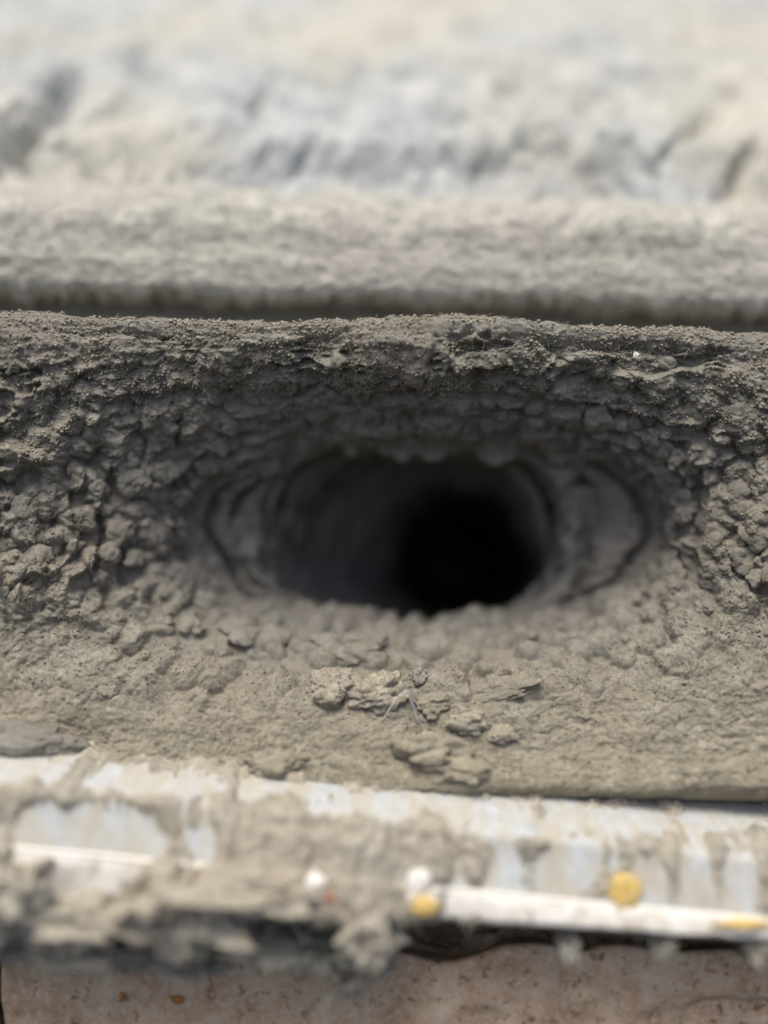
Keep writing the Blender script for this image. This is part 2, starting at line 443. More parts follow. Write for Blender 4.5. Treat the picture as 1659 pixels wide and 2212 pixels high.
# torn flanges of lint and the ribs of the duct, one behind another
def ring_at(sv_, scale, theta, seed, wob):
    k7 = interp_rings(np.array([sv_]))[0]
    c2, s2 = np.cos(theta), np.sin(theta)
    r2 = (np.abs(c2) ** k7[6] + np.abs(s2) ** k7[6]) ** (-1 / k7[6])
    x = k7[0] + k7[1] * scale * r2 * c2
    z = k7[2] + k7[3] * np.minimum(scale, 1.0 + 0 * theta) * r2 * s2
    y = np.full_like(x, k7[4])
    pt = np.stack([x, y, z], -1)
    pt += wob * np.stack([vnoise(pt, 0.006, seed), vnoise(pt, 0.006, seed + 1), vnoise(pt, 0.006, seed + 2)], -1)
    return pt
def band(name, s_in, th0, th1, inset, depth, thick, seed, wob, n=170):
    """a curved shell standing off the duct wall: front lip, inner face, torn back edge"""
    t = np.linspace(th0, th1, n)
    e = np.minimum(t - t[0], t[-1] - t[0] - (t - t[0])) / (t[-1] - t[0])
    f = sstep(0, 0.16, e)
    rows = []
    tear = 1 + 0.5 * vnoise(np.stack([t * 6, 0 * t, 0 * t + seed], -1), 1.0, seed)
    for (a, b) in ((0.0, 0.02), (0.05, 0.0), (0.3, -0.6), (0.65, -0.9), (1.0, -1.0), (1.02, -0.75), (0.7, 0.1), (0.3, 0.3)):
        pt = ring_at(s_in, 1.0, t, seed, wob)
        q2 = ring_at(s_in + 0.02, 1.0, t, seed, wob)
        kc = interp_rings(np.array([s_in]))[0]
        inward = np.stack([kc[0] - pt[:, 0], 0 * t, (kc[2] - pt[:, 2]) * 0.6], -1)
        inward /= np.linalg.norm(inward, axis=1, keepdims=True)
        pt = pt + inward * ((inset * f * -b * tear)[:, None]) - inward * 0.0012 * (1 - f)[:, None]
        pt[:, 1] += depth * a * (0.55 + 0.45 * f) * (0.75 + 0.25 * tear)
        rows.append(pt)
    R = np.stack(rows, 0)
    # refine across
    tt_ = np.linspace(0, len(R) - 1, 26); k0 = np.clip(tt_.astype(int), 0, len(R) - 2); fr = (tt_ - k0)[:, None, None]
    R = R[k0] * (1 - fr) + R[k0 + 1] * fr
    g_ = R.reshape(-1, 3)
    R = R + (0.0005 * fbm(g_, 0.004, 3, seed + 9))[:, None].reshape(26, n, 1) * np.array([0.7, -0.7, 0.2])
    return keep(link(name, grid_mesh(name, R), M_LINT), opening)
PI = math.pi
band("lint_flange", 6.60, PI * 0.78, PI * 1.14, 0.0060, 0.0080, 0.001, 1021, 0.0010)
band("lint_flange", 6.60, -PI * 0.16, PI * 0.24, 0.0030, 0.0080, 0.001, 1041, 0.0009)
for i_, (sv_, ins) in enumerate([(7.3, 0.0030), (7.65, 0.0034), (8.0, 0.0038), (8.35, 0.0044), (8.7, 0.0050), (9.0, 0.0056), (9.25, 0.0064)]):
    band("duct_rib", sv_, -PI * 0.10, PI * 1.12, ins, 0.0042 + 0.0006 * i_, 0.001, 1101 + 10 * i_, 0.0009, 220)

# coarse copy of the lining to rest things on
st = 4
Pc = P[::st, ::st]
idx = np.arange(Pc.shape[0] * Pc.shape[1]).reshape(Pc.shape[:2])
nx = np.roll(idx, -1, 1)
quads = np.stack([idx[:-1], nx[:-1], nx[1:], idx[1:]], -1).reshape(-1, 4)
BVH = BVHTree.FromPolygons(Pc.reshape(-1, 3).tolist(), quads.tolist())
def on_lining(px, py):
    r = Vector(ray(px, py)).normalized()
    h = BVH.ray_cast(Vector((0, 0, 0)), r)
    if h[0] is None:
        return None
    n = h[1]
    if n.dot(r) > 0: n = -n
    return h[0], n

# ------------------------------------------------------------------ clumps
def ico(sub):
    import bmesh
    bm = bmesh.new()
    bmesh.ops.create_icosphere(bm, subdivisions=sub, radius=1.0)
    V = np.array([v.co[:] for v in bm.verts]); F = [[v.index for v in f.verts] for f in bm.faces]
    bm.free()
    return V, F
ICO4, ICO5 = ico(4), ico(5)
def blob_mesh(name, seed, mat, sub=4, rough=1.0, shape=(1, 1, 1), rag=0.0):
    V, F = ICO4 if sub == 4 else ICO5
    o = V + seed * 17.3
    o = o + 0.15 * np.stack([vnoise(o, 0.35, seed + 20), vnoise(o, 0.35, seed + 21), vnoise(o, 0.35, seed + 22)], -1)
    r = 1 + rough * (0.42 * vnoise(o, 0.8, seed) + 0.30 * (bumps(o, 0.6, seed + 5, 0.5, 0.5) - 0.5) + 0.06 * (bumps(o, 0.28, seed + 6, 0.5, 0.5) - 0.4) + 0.08 * vnoise(o, 0.14, seed + 8) + 0.05 * vnoise(o, 0.08, seed + 9))
    if rag:
        r = r + rag * np.clip(vnoise(o, 0.30, seed + 13), 0, 1)
    Q = V * r[:, None] * np.array(shape)
    m = bpy.data.meshes.new(name)
    m.from_pydata(Q.tolist(), [], F)
    m.polygons.foreach_set("use_smooth", np.ones(len(F), bool))
    m.materials.append(mat)
    m.update()
    return m

CL = [blob_mesh("clump", k, M_LINT) for k in range(14)]
def place(o, p, n, size, flat=0.6, spin=None, along=None):
    z = n.normalized()
    x = z.orthogonal().normalized()
    if along is not None:
        x = (along - z * along.dot(z)).normalized()
    y = z.cross(x)
    R = Matrix((x, y, z)).transposed().to_4x4() @ Matrix.Rotation(random.uniform(0, 6.28) if spin is None else spin, 4, 'Z')
    sx, sy = (size, size * random.uniform(0.7, 1.0)) if not isinstance(size, tuple) else size
    M = Matrix.Translation(p) @ R @ Matrix.Diagonal((sx, sy, sx * flat, 1))
    o.matrix_world = M
    return o

ncl = 0
tries = 0
placed = []
while ncl < 240 and tries < 9000:
    tries += 1
    a = random.uniform(0, 2 * math.pi)
    lv = random.uniform(2.7, 5.7)
    # fewer on the flat floor, where the dust is fine
    i0 = int(np.interp(lv, knots, dens)); j0 = int(np.searchsorted(th, a) % NT)
    if base_P[i0, j0, 2] < -0.062 and lv < 4.7 and random.random() < 0.93: continue
    if math.sin(a) < -0.75 and random.random() < 0.4: continue
    if math.sin(a) > 0.75 and lv < 4.2 and random.random() < 0.8: continue
    i = int(np.interp(lv, knots, dens)); j = int(np.searchsorted(th, a) % NT)
    p = Vector(P[i, j]); n = Vector(base_N[i, j])
    sz = random.uniform(0.0012, 0.0027) * (1.15 if abs(math.cos(a)) > 0.5 else 0.85)
    if random.random() < 0.12: sz *= 1.35
    if any((p - q_).length < 0.62 * (sz + s_) for q_, s_ in placed): continue
    placed.append((p, sz))
    o = link("clump", random.choice(CL), None)
    place(o, p - n * (0.34 * sz), n, sz * 1.1, random.uniform(0.38, 0.52))
    keep(o, opening)
    ncl += 1

# ------------------------------------------------------------------ loose fuzz: fine fibres standing off the lint
def fibres(name, count, srange, parent, mat, width=0.00005, length=(0.0008, 0.0028), seed=1):
    rg = np.random.default_rng(seed)
    ii = np.interp(rg.uniform(*srange, count), knots, dens).astype(int)
    jj = rg.integers(0, NT, count)
    p = P[ii, jj]; n = base_N[ii, jj]
    t = rg.normal(size=(count, 3)); t -= n * np.sum(t * n, -1, keepdims=True); t /= np.linalg.norm(t, axis=-1, keepdims=True)
    b = np.cross(n, t)
    ln = rg.uniform(*length, count)[:, None]
    up = rg.uniform(0.1, 0.5, count)[:, None]
    bend = rg.uniform(-0.5, 0.5, count)[:, None]
    pts = [p - n * 0.0002, p + t * ln * 0.4 + n * ln * up * 0.6 + b * ln * bend * 0.2, p + t * ln * 0.8 + n * ln * up * 0.5 + b * ln * bend * 0.7]
    V = np.zeros((count, 6, 3))
    for k, pt in enumerate(pts):
        wd = width * (1.0, 0.8, 0.3)[k]
        V[:, 2 * k] = pt + (b + n) * wd * 0.5
        V[:, 2 * k + 1] = pt - (b + n) * wd * 0.5
    base = (np.arange(count) * 6)[:, None]
    F = np.concatenate([base + np.array([[0, 1, 3, 2]]), base + np.array([[2, 3, 5, 4]])], 0)
    m = bpy.data.meshes.new(name)
    m.from_pydata(V.reshape(-1, 3).tolist(), [], F.tolist())
    o = keep(link(name, m, mat), parent)
    o["kind"] = "stuff"
    return o
fibres("lint_fibres", 30000, (1.9, 6.2), opening, M_TAN, 0.00008, (0.0008, 0.0032))
def crumbs(name, groups, parent, mat, seed=3):
    """granular dust: very many tiny angular grains lying on the lining, joined in one part"""
    rg = np.random.default_rng(seed)
    pp, rr = [], []
    for count, srange, lo, hi, test in groups:
        ii = np.interp(rg.uniform(*srange, count), knots, dens).astype(int)
        jj = rg.integers(0, NT, count)
        p = P[ii, jj]
        dn = vnoise(p, 0.006, seed + count % 97)
        keepm = test(p) & (dn > rg.uniform(-0.7, 0.35, count)) & (np.abs(p[:, 0]) < 0.12)
        r = lo + (hi - lo) * rg.random(count) ** 2.2
        pp.append((p + base_N[ii, jj] * (r * 0.35)[:, None])[keepm]); rr.append(r[keepm])
    p = np.concatenate(pp); r = np.concatenate(rr)
    n = len(p)
    O = np.array([[1, 0, 0], [-1, 0, 0], [0, 1, 0], [0, -1, 0], [0, 0, 1], [0, 0, -1]], float)
    T = np.array([[0, 2, 4], [2, 1, 4], [1, 3, 4], [3, 0, 4], [2, 0, 5], [1, 2, 5], [3, 1, 5], [0, 3, 5]])
    a = rg.normal(size=(n, 3)); a /= np.linalg.norm(a, axis=1, keepdims=True)
    b = np.cross(a, rg.normal(size=(n, 3))); b /= np.linalg.norm(b, axis=1, keepdims=True)
    c_ = np.cross(a, b)
    B = np.stack([a, b, c_], 1) * rg.uniform(0.6, 1.25, (n, 3, 1))
    V = p[:, None, :] + np.einsum('vk,nkj->nvj', O, B) * r[:, None, None]
    F = (np.arange(n) * 6)[:, None, None] + T[None]
    m = bpy.data.meshes.new(name)
    m.vertices.add(n * 6); m.vertices.foreach_set("co", V.reshape(-1).astype(np.float32))
    m.loops.add(n * 24); m.loops.foreach_set("vertex_index", F.reshape(-1).astype(np.int32))
    m.polygons.add(n * 8); m.polygons.foreach_set("loop_start", np.arange(0, n * 24, 3, dtype=np.int32))
    m.update(calc_edges=True)
    m.polygons.foreach_set("use_smooth", np.ones(n * 8, bool))
    o = keep(link(name, m, mat), parent)
    o["kind"] = "stuff"
crumbs("lint_crumbs", [
    (12000, (2.2, 4.6), 0.00012, 0.00045, lambda p: p[:, 2] < -0.055),
    (16000, (2.6, 6.0), 0.00012, 0.00055, lambda p: np.abs(p[:, 2] + 0.04) < 0.03)], opening, M_LINT)
crumbs("lint_crumbs", [(60000, (1.9, 3.9), 0.00012, 0.00055, lambda p: p[:, 2] > -0.03)], opening, M_TAN, 5)

# ------------------------------------------------------------------ upper wall and ledge (rough pale render sloping back, dusty ledge at its foot)
def tilt_z(x, deg, x0=0.0):
    return -np.tan(math.radians(deg)) * (x - x0)
def swept(profile, xs, rows):
    """profile: list of (y, z); returns a grid (rows, cols, 3)"""
    pr = np.array(profile)
    L = np.concatenate([[0], np.cumsum(np.linalg.norm(np.diff(pr, axis=0), axis=1))])
    t = np.linspace(0, L[-1], rows)
    y = np.interp(t, L, pr[:, 0]); z = np.interp(t, L, pr[:, 1])
    # round the corners a little
    k = max(3, rows // 60) | 1
    ker = np.ones(k) / k
    y = np.convolve(np.pad(y, k // 2, mode='edge'), ker, 'valid'); z = np.convolve(np.pad(z, k // 2, mode='edge'), ker, 'valid')
    G = np.empty((rows, len(xs), 3))
    G[..., 0] = xs[None, :]; G[..., 1] = y[:, None]; G[..., 2] = z[:, None]
    return G, t / L[-1]
def py(px, yv, y):
    return (y, at_y(830, yv, y)[1])

def centre_xs(lo, hi, n, half=0.16, share=0.85):
    k = int(n * share)
    mid = np.linspace(-half, half, k)
    a = np.linspace(lo, -half, (n - k) // 2, endpoint=False); b = np.linspace(hi, half, (n - k) // 2, endpoint=False)[::-1]
    return np.concatenate([a, mid, b])

xs = centre_xs(-0.34, 0.34, 480, 0.2)
prof = [(0.266, 0.026), py(0, 470, 0.250), py(0, 300, 0.263), py(0, 130, 0.304), py(0, -40, 0.405), py(0, -90, 0.48), (0.62, 0.20)]
G, tt = swept(prof, xs, 300)
Nn = normals_of(G); Nn *= 1.0 if Nn[150, 240, 1] < 0 else -1.0
g = G.reshape(-1, 3)
gw = g + 0.004 * np.stack([vnoise(g, 0.014, 90), vnoise(g, 0.014, 91), vnoise(g, 0.014, 92)], -1)
dd = 0.0050 * fbm(gw * np.array([1.5, 0.7, 0.7]), 0.026, 4, 101, 0.6) + 0.0020 * (bumps(gw, 0.015, 111, 0.5, 0.5) - 0.4) + 0.0010 * bumps(gw, 0.007, 121) + 0.0007 * fbm(g, 0.0022, 2, 131)
dd -= 0.009 * np.clip(fbm(gw * np.array([2.2, 0.45, 0.45]), 0.014, 4, 141, 0.65) - 0.18, 0, 1)          # pits
# the deep dark scar at the upper left
for (u_, v_, lean, wid, hgt_, dep) in ((72, 270, 0.34, 0.0042, 0.015, 0.019), (1585, 375, 0.75, 0.0030, 0.010, 0.005), (1500, 265, 0.9, 0.0032, 0.012, 0.007), (650, 350, 0.6, 0.0025, 0.008, 0.004), (1130, 300, 0.8, 0.003, 0.010, 0.004)):
    yd = np.interp(v_, [0, 130, 300, 470], [0.345, 0.300, 0.266, 0.250])
    r_, y_, z_ = ray(u_, v_)
    sx, sz_ = r_ / y_ * yd, z_ / y_ * yd
    ux, uz = g[:, 0] - sx - lean * (g[:, 2] - sz_), g[:, 2] - sz_
    ux = ux + 0.004 * fbm(g, 0.008, 3, 151)
    dd -= dep * np.exp(-(ux / wid) ** 2 - (uz / hgt_) ** 2)
G = G + Nn * dd.reshape(G.shape[:2])[..., None]
G[..., 2] += tilt_z(G[..., 0], 0.4)
wall = link("rendered_wall", grid_mesh("rendered_wall", G), M_WALL)
tag(wall, "rough pale grey rendered wall sloping back above the dusty ledge, pitted and out of focus", "wall")

prof = [(0.252, -0.012), (0.250, 0.005), (0.244, 0.0070), py(0, 650, 0.2370), py(0, 638, 0.2345), py(0, 622, 0.2337), py(0, 575, 0.2345), py(0, 528, 0.2370), py(0, 500, 0.2395), py(0, 472, 0.2430), py(0, 448, 0.2490), py(0, 436, 0.258)]
G, tt = swept(prof, xs, 200)
Nn = normals_of(G); Nn *= 1.0 if Nn[130, 240, 1] < 0 else -1.0
g = G.reshape(-1, 3)
dd = 0.0014 * fbm(g * np.array([.4, 1, 1]), 0.014, 3, 201) + 0.0003 * bumps(g, 0.0055, 211, 0.5, 0.5) + 0.0004 * bumps(g, 0.0024, 221, 0.5, 0.5) + 0.0005 * fbm(g, 0.0012, 2, 231)
upz = sstep(0.62, 0.75, np.repeat(tt, len(xs)))
dd += upz * 0.0038 * np.clip(bumps(g * np.array([1, .6, .6]), 0.006, 241) - 0.3, 0, 1)
G = G + Nn * dd.reshape(G.shape[:2])[..., None]
G[..., 2] -= (np.exp(-((np.repeat(tt, len(xs)) - 0.36) / 0.10) ** 2) * (0.0026 * (bumps(g * np.array([1, .5, .5]), 0.0042, 251, 0.4, 0.5) - 0.3) + 0.0016 * vnoise(g * np.array([1, .2, .2]), 0.014, 252))).reshape(G.shape[:2])
G[..., 2] += tilt_z(G[..., 0], 1.4)
LG = G.copy(); LN = Nn.copy()
ledge = link("wall_ledge", grid_mesh("wall_ledge", G), M_LEDGE)
tag(ledge, "dusty beige ledge overhanging the dark gap above the vent opening", "ledge")

def fuzz(name, Gr, Nr, r0, r1, count, parent, mat, length, width, drop, seed):
    """short loose fibres standing off a dusty surface"""
    rg = np.random.default_rng(seed)
    nr, nc = Gr.shape[:2]
    ii = rg.integers(int(r0 * nr), int(r1 * nr), count); jj = rg.integers(0, nc, count)
    p, n = Gr[ii, jj], Nr[ii, jj]
    t = rg.normal(size=(count, 3)); t -= n * np.sum(t * n, -1, keepdims=True); t /= np.linalg.norm(t, axis=-1, keepdims=True)
    b = np.cross(n, t)
    ln = (length[0] + (length[1] - length[0]) * rg.random(count) ** 2)[:, None]
    dv = np.array([[0, 0, -drop]])
    pts = [p - n * 0.0002, p + (n * 0.5 + t * 0.3 + dv) * ln * 0.6, p + (n * 0.5 + t * 0.9 + dv * 2) * ln]
    V = np.zeros((count, 6, 3))
    for k, pt in enumerate(pts):
        V[:, 2 * k] = pt + b * width * (1, 0.8, 0.3)[k]; V[:, 2 * k + 1] = pt - b * width * (1, 0.8, 0.3)[k]
    base = (np.arange(count) * 6)[:, None]
    F = np.concatenate([base + np.array([[0, 1, 3, 2]]), base + np.array([[2, 3, 5, 4]])], 0)
    m = bpy.data.meshes.new(name)
    m.from_pydata(V.reshape(-1, 3).tolist(), [], F.tolist())
    o = link(name, m, mat, parent)
    o["kind"] = "stuff"
fuzz("fuzz", LG, LN, 0.28, 0.98, 16000, ledge, M_LEDGE, (0.0006, 0.0030), 0.00012, 0.25, 261)

# ------------------------------------------------------------------ the pale rail below the opening
RT = 3.9                                # the rail drops to the right by this many degrees
RZ = math.tan(math.radians(RT))
def rail_pt(yv, y):
    return (y, at_y(830, yv, y)[1])
xr = centre_xs(-0.30, 0.30, 260, 0.14)
rail_prof = [(0.200, -0.108), rail_pt(1655, 0.185), rail_pt(1690, 0.1765), rail_pt(1722, 0.1705), rail_pt(1760, 0.1652), rail_pt(1782, 0.1628), rail_pt(1820, 0.1612), rail_pt(1908, 0.1572)]
zE = at_y(830, 1985, 0.1545)[1]
edge_prof = [rail_pt(1908, 0.1574), rail_pt(1912, 0.1566), rail_pt(1974, 0.1547), rail_pt(1981, 0.1552), (0.162, zE + 0.0002), (0.185, zE + 0.001), (0.196, zE + 0.012)]
Z_HI, Z_LO = rail_pt(1908, 0.157)[1], rail_pt(1990, 0.1545)[1]
def rail_tilt(G):
    f = np.clip((G[..., 2] - Z_LO) / (Z_HI - Z_LO), 0, 1)
    G[..., 2] -= (0.047 + 0.047 * f) * G[..., 0]
    G[..., 1] -= 0.02 * G[..., 0]
    return G
rail = bpy.data.objects.new("frame_rail", None)
COL.objects.link(rail)
rail.location = (0, 0.165, -0.115)
tag(rail, "pale blue-grey painted rail with a white lower edge, streaked with dust, below the opening", "rail")
bpy.context.view_layer.update()
G, _ = swept(rail_prof, xr, 90)
rail_tilt(G)
g = G.reshape(-1, 3)
G[..., 1] += (0.0003 * vnoise(g, 0.01, 301)).reshape(G.shape[:2])
keep(link("rail_face", grid_mesh("rail_face", G), M_RAIL), rail)
G, _ = swept(edge_prof, xr, 60)
rail_tilt(G)
g = G.reshape(-1, 3)
G[..., 1] += (0.0004 * vnoise(g, 0.006, 311)).reshape(G.shape[:2]) - 0.0004
G[..., 2] += (0.0003 * vnoise(g, 0.004, 312)).reshape(G.shape[:2])
keep(link("white_edge", grid_mesh("white_edge", G), M_WHITE), rail)
# thin cream bead between face and edge
def tube(name, pts, radius, mat, seg=8):
    pts = [Vector(p) for p in pts]
    V, F = [], []
    for i, p in enumerate(pts):
        t = (pts[min(i + 1, len(pts) - 1)] - pts[max(i - 1, 0)]).normalized()
        a = t.orthogonal().normalized(); b = t.cross(a)
        rr = radius[i] if isinstance(radius, (list, tuple)) else radius
        for k in range(seg):
            an = 2 * math.pi * k / seg
            V.append((p + a * math.cos(an) * rr + b * math.sin(an) * rr)[:])
    for i in range(len(pts) - 1):
        for k in range(seg):
            F.append((i * seg + k, i * seg + (k + 1) % seg, (i + 1) * seg + (k + 1) % seg, (i + 1) * seg + k))
    F.append(tuple(range(seg))[::-1]); F.append(tuple((len(pts) - 1) * seg + k for k in range(seg)))
    m = bpy.data.meshes.new(name)
    m.from_pydata(V, [], F)
    m.polygons.foreach_set("use_smooth", np.ones(len(F), bool))
    m.materials.append(mat)
    m.update()
    return m
y0, z0 = rail_pt(1908, 0.1570)
pts = [(x, y0 - 0.02 * x + 0.0001 * math.sin(x * 300), z0 - 0.094 * x) for x in np.linspace(-0.3, 0.3, 90)]
keep(link("cream_bead", tube("cream_bead", pts, 0.00042, M_CREAM), None), rail)

# dust crust over the rail: an offset sheet that dips under the paint where the photograph shows it bare
cr_prof = rail_prof[1:] + [rail_pt(1913, 0.1561), rail_pt(1974, 0.1542), rail_pt(1992, 0.1554)]
NC, NR = 620, 240
xc = np.linspace(-0.13, 0.13, NC)
G, _ = swept(cr_prof, xc, NR)
rail_tilt(G)
Nn = normals_of(G); Nn *= 1.0 if Nn[160, 300, 1] < 0 else -1.0
g = G.reshape(-1, 3)
# image coordinates of every sheet point, to look up what is bare
dist = g[:, 1] * CP - g[:, 2] * SP
iu = (g[:, 0] / dist / 0.9 + 0.5) * 1659
iv = (0.5 - (g[:, 1] * SP + g[:, 2] * CP) / dist / 1.2) * 2212
lx = iu - 830
band = iv - 0.094 * lx          # rows straightened along the rail
iu = iu + 26 * fbm(g, 0.009, 4, 431, 0.65)
iv = iv + 26 * fbm(g, 0.007, 4, 441, 0.65)
def box(u0, u1, v0, v1, soft=18):
    return sstep(u0 - soft, u0 + soft, iu) * (1 - sstep(u1 - soft, u1 + soft, iu)) * sstep(v0 - soft, v0 + soft, iv) * (1 - sstep(v1 - soft, v1 + soft, iv))
def ell(u, v, a, b):
    return 1 - sstep(0.35, 1.45, np.sqrt(((iu - u) / a) ** 2 + ((iv - v) / b) ** 2))
bare = 0
for (u, v, a, b) in [(40, 1662, 130, 36), (330, 1692, 170, 28), (620, 1700, 120, 20), (820, 1735, 160, 30), (1120, 1775, 150, 38), (1360, 1770, 110, 34), (1560, 1760, 90, 40),
                     (1000, 1745, 120, 25), (240, 1800, 130, 56), (110, 1790, 120, 50), (310, 1835, 50, 28), (460, 1835, 32, 42), (425, 1815, 20, 35),
                     (1110, 1880, 55, 40), (1220, 1880, 80, 60), (1270, 1850, 40, 40), (1400, 1900, 40, 60), (1090, 1920, 90, 25), (1360, 1950, 60, 30), (1495, 1890, 30, 50), (1600, 1900, 40, 70),
                     (1000, 1915, 30, 20), (1180, 1900, 40, 40)]:
    bare = np.maximum(bare, ell(u, v, a, b))
# white edge bare on the right and far left
edge_r = sstep(865, 905, iu) * sstep(1885, 1902, band) * (1 - 0.75 * sstep(0.32, 0.5, fbm(g * np.array([2.0, 0.6, 0.6]), 0.004, 3, 451)))
edge_l = sstep(-10, 60, iu) * (1 - sstep(370, 440, iu)) * sstep(1880, 1902, band) * (1 - sstep(1965, 2010, band + 0.10 * (iu - 200) + 22 * vnoise(g, 0.006, 333)))
bare = np.maximum(bare, np.maximum(edge_r, edge_l))
nz = fbm(g * np.array([2.4, 0.5, 0.5]), 0.009, 5, 401, 0.65)
hgt = 0.0004 + 0.0028 * nz - 0.0022 * bare + 0.0006 * (bumps(g * np.array([1.3, 0.8, 0.8]), 0.0042, 411) - 0.4) + 0.0005 * fbm(g, 0.0012, 2, 421)
# thick tongue in the middle, thin at the far right
hgt += 0.0012 * np.exp(-((iu - 700) / 260) ** 2) * sstep(1790, 1830, band) - 0.0004 * sstep(1300, 1600, iu)
hgt = np.maximum(hgt, -0.0018)
endfade = sstep(0.0, 0.03, np.tile(np.linspace(0, 1, NC), NR)) * (1 - sstep(0.97, 1.0, np.tile(np.linspace(0, 1, NC), NR)))
hgt = -0.0018 + (hgt + 0.0018) * endfade
rowt = np.repeat(np.linspace(0, 1, NR), NC)
hgt = hgt * (1 - sstep(0.975, 1.0, rowt)) - 0.0016 * sstep(0.975, 1.0, rowt)
G = G + Nn * hgt.reshape(G.shape[:2])[..., None]
CG, CN = G.copy(), Nn.copy()
crust = link("dust_crust", grid_mesh("dust_crust", G), M_PALE)
tag(crust, "patchy tan dust crust clinging to the pale rail in streaks and tongues", "dust", kind="stuff")
fuzz("fuzz", CG[:, 40:-40], CN[:, 40:-40], 0.1, 0.97, 5000, crust, M_PALE, (0.0006, 0.0032), 0.00009, 0.2, 461)
cc = G[::3, ::3].reshape(-1, 3)
ii = np.arange(len(cc)).reshape(G[::3, ::3].shape[:2])
CRB = BVHTree.FromPolygons(cc.tolist(), np.stack([ii[:-1, :-1], ii[:-1, 1:], ii[1:, 1:], ii[1:, :-1]], -1).reshape(-1, 4).tolist())
rp, _ = swept(rail_prof + edge_prof[1:4], xr, 90); rail_tilt(rp)
rr_ = rp.reshape(-1, 3); ii = np.arange(len(rr_)).reshape(rp.shape[:2])
RLB = BVHTree.FromPolygons(rr_.tolist(), np.stack([ii[:-1, :-1], ii[:-1, 1:], ii[1:, 1:], ii[1:, :-1]], -1).reshape(-1, 4).tolist())
def on_rail(px, pyv):
    r = Vector(ray(px, pyv)).normalized()
    best = None
    for B in (CRB, RLB):
        h = B.ray_cast(Vector((0, 0, 0)), r)
        if h[0] is not None and (best is None or h[3] < best[2]):
            n = h[1]
            if n.dot(r) > 0: n = -n
            best = (h[0], n, h[3])
    return best

# ------------------------------------------------------------------ brown stone tiles below, with a dark recess above their rounded top edge
def tile(name, x0, x1, label, seed):
    xt = np.linspace(x0, x1, max(20, int((x1 - x0) / 0.00055)))
    zt0 = at_y(830, 2048, 0.168)[1]
    rows = 120
    prof = [(0.212, zt0 - 0.010), (0.176, zt0 - 0.006), (0.1708, zt0 - 0.0032), (0.1690, zt0 - 0.0020), (0.1676, zt0 - 0.003), (0.1665, zt0 - 0.010), (0.1640, zt0 - 0.05), (0.200, zt0 - 0.05)]
    G, t = swept(prof, xt, rows)
    # the top edge rises gently to the left and has a broken notch
    top = np.interp(xt, [-0.12, -0.02, 0.012, 0.035, 0.06, 0.09], [0.004, 0.002, 0.0, 0.0022, 0.0015, -0.0005])
    top = top - 0.0022 * np.exp(-((xt - 0.012) / 0.009) ** 2) + 0.0006 * np.sin(xt * 260)
    k = np.linspace(0, 1, rows)
    G[..., 2] += top[None, :] * (1 - sstep(0.45, 0.75, k))[:, None]
    # rounded ends
    e = np.minimum(xt - x0, x1 - xt)
    G[..., 1] += 0.0010 * np.exp(-(e / 0.0004))[None, :]
    Nn = normals_of(G); Nn *= 1.0 if Nn[rows // 2, 5, 1] < 0 else -1.0
    g = G.reshape(-1, 3)
    dd = 0.0004 * fbm(g, 0.008, 3, seed) + 0.00015 * fbm(g, 0.001, 2, seed + 4)
    pit = np.clip(bumps(g * np.array([1.0, 1.0, 0.6]), 0.0062, seed + 7) - 0.55, 0, 1) * sstep(-0.05, 0.25, vnoise(g, 0.011, seed + 9))
    dd -= 0.0030 * pit
    G = G + Nn * dd.reshape(G.shape[:2])[..., None]
    o = link(name, grid_mesh(name, G), M_TILE)
    return tag(o, label, "tile", "brown stone tiles below the rail")
xj = at_y(14, 2100, 0.172)[0]
tile("stone_tile", xj + 0.00025, 0.25, "wide pitted brown stone tile filling the bottom under the rail", 501)
tile("stone_tile", xj - 0.20, xj - 0.00025, "brown stone tile beyond the narrow joint, only a sliver at the lower corner", 551)
# lining of the recess behind rail and tiles
yb_, zb_ = 0.205, at_y(830, 2066, 0.173)[1]
prof = [(0.200, -0.085), (0.256, -0.104), (0.262, zb_ - 0.006), (0.190, zb_ - 0.016), (0.1678, zb_ - 0.0135), (0.1652, zb_ - 0.06)]
G, _ = swept(prof, np.linspace(-0.3, 0.3, 120), 60)
g = G.reshape(-1, 3)
G[..., 1] += (0.003 * fbm(g, 0.02, 3, 601)).reshape(G.shape[:2])
rec = link("backing_wall", grid_mesh("backing_wall", G), M_LINT)
tag(rec, kind="structure")

# ------------------------------------------------------------------ loose clumps on floor and rail
def dust_clump(px, pyv, sx, sy, flat, label, mat, where, seed, sub=5, rag=0.35, lift=0.2, spin=0.0, grp=None):
    h = where(px, pyv)
    p, n = h[0], h[1]
    n = (n + Vector((0, -0.25, 0.9))).normalized() if where is on_lining else n
    m = blob_mesh("dust_clump", seed, mat, sub, 1.0, rag=rag)
    o = link("dust_clump", m, None)
    k = (p.y * CP - p.z * SP) * 0.9 / 1659
    place(o, p + n * (sy * k * lift), n, (sx * k, sy * k * 1.1), 1.0, spin=0.0, along=Vector((1, 0, 0.0)))
    # height from sy
    M = o.matrix_world.copy()
    o.matrix_world = M @ Matrix.Diagonal((1, 1, flat * sy / sx, 1))
    if spin: o.rotation_euler.rotate_axis('Z', spin)
    return tag(o, label, "dust clump", grp or "loose dust clumps")
L_, R_ = on_lining, on_rail
dust_clump(722, 1492, 50, 36, 1.0, "sharp grainy tan dust mound left of the forked fibre", M_TAN, L_, 701, rag=0.2)
dust_clump(822, 1500, 55, 34, 1.0, "low grainy tan mound touching the forked fibre from behind", M_TAN, L_, 702)
dust_clump(745, 1408, 70, 34, 0.9, "smooth pinkish grey dust lump on the floor just inside the mouth", M_LINT, L_, 703, rag=0.1)
dust_clump(935, 1525, 34, 22, 1.0, "dark grey fuzzy clump right of the forked fibre", M_LINT, L_, 704)
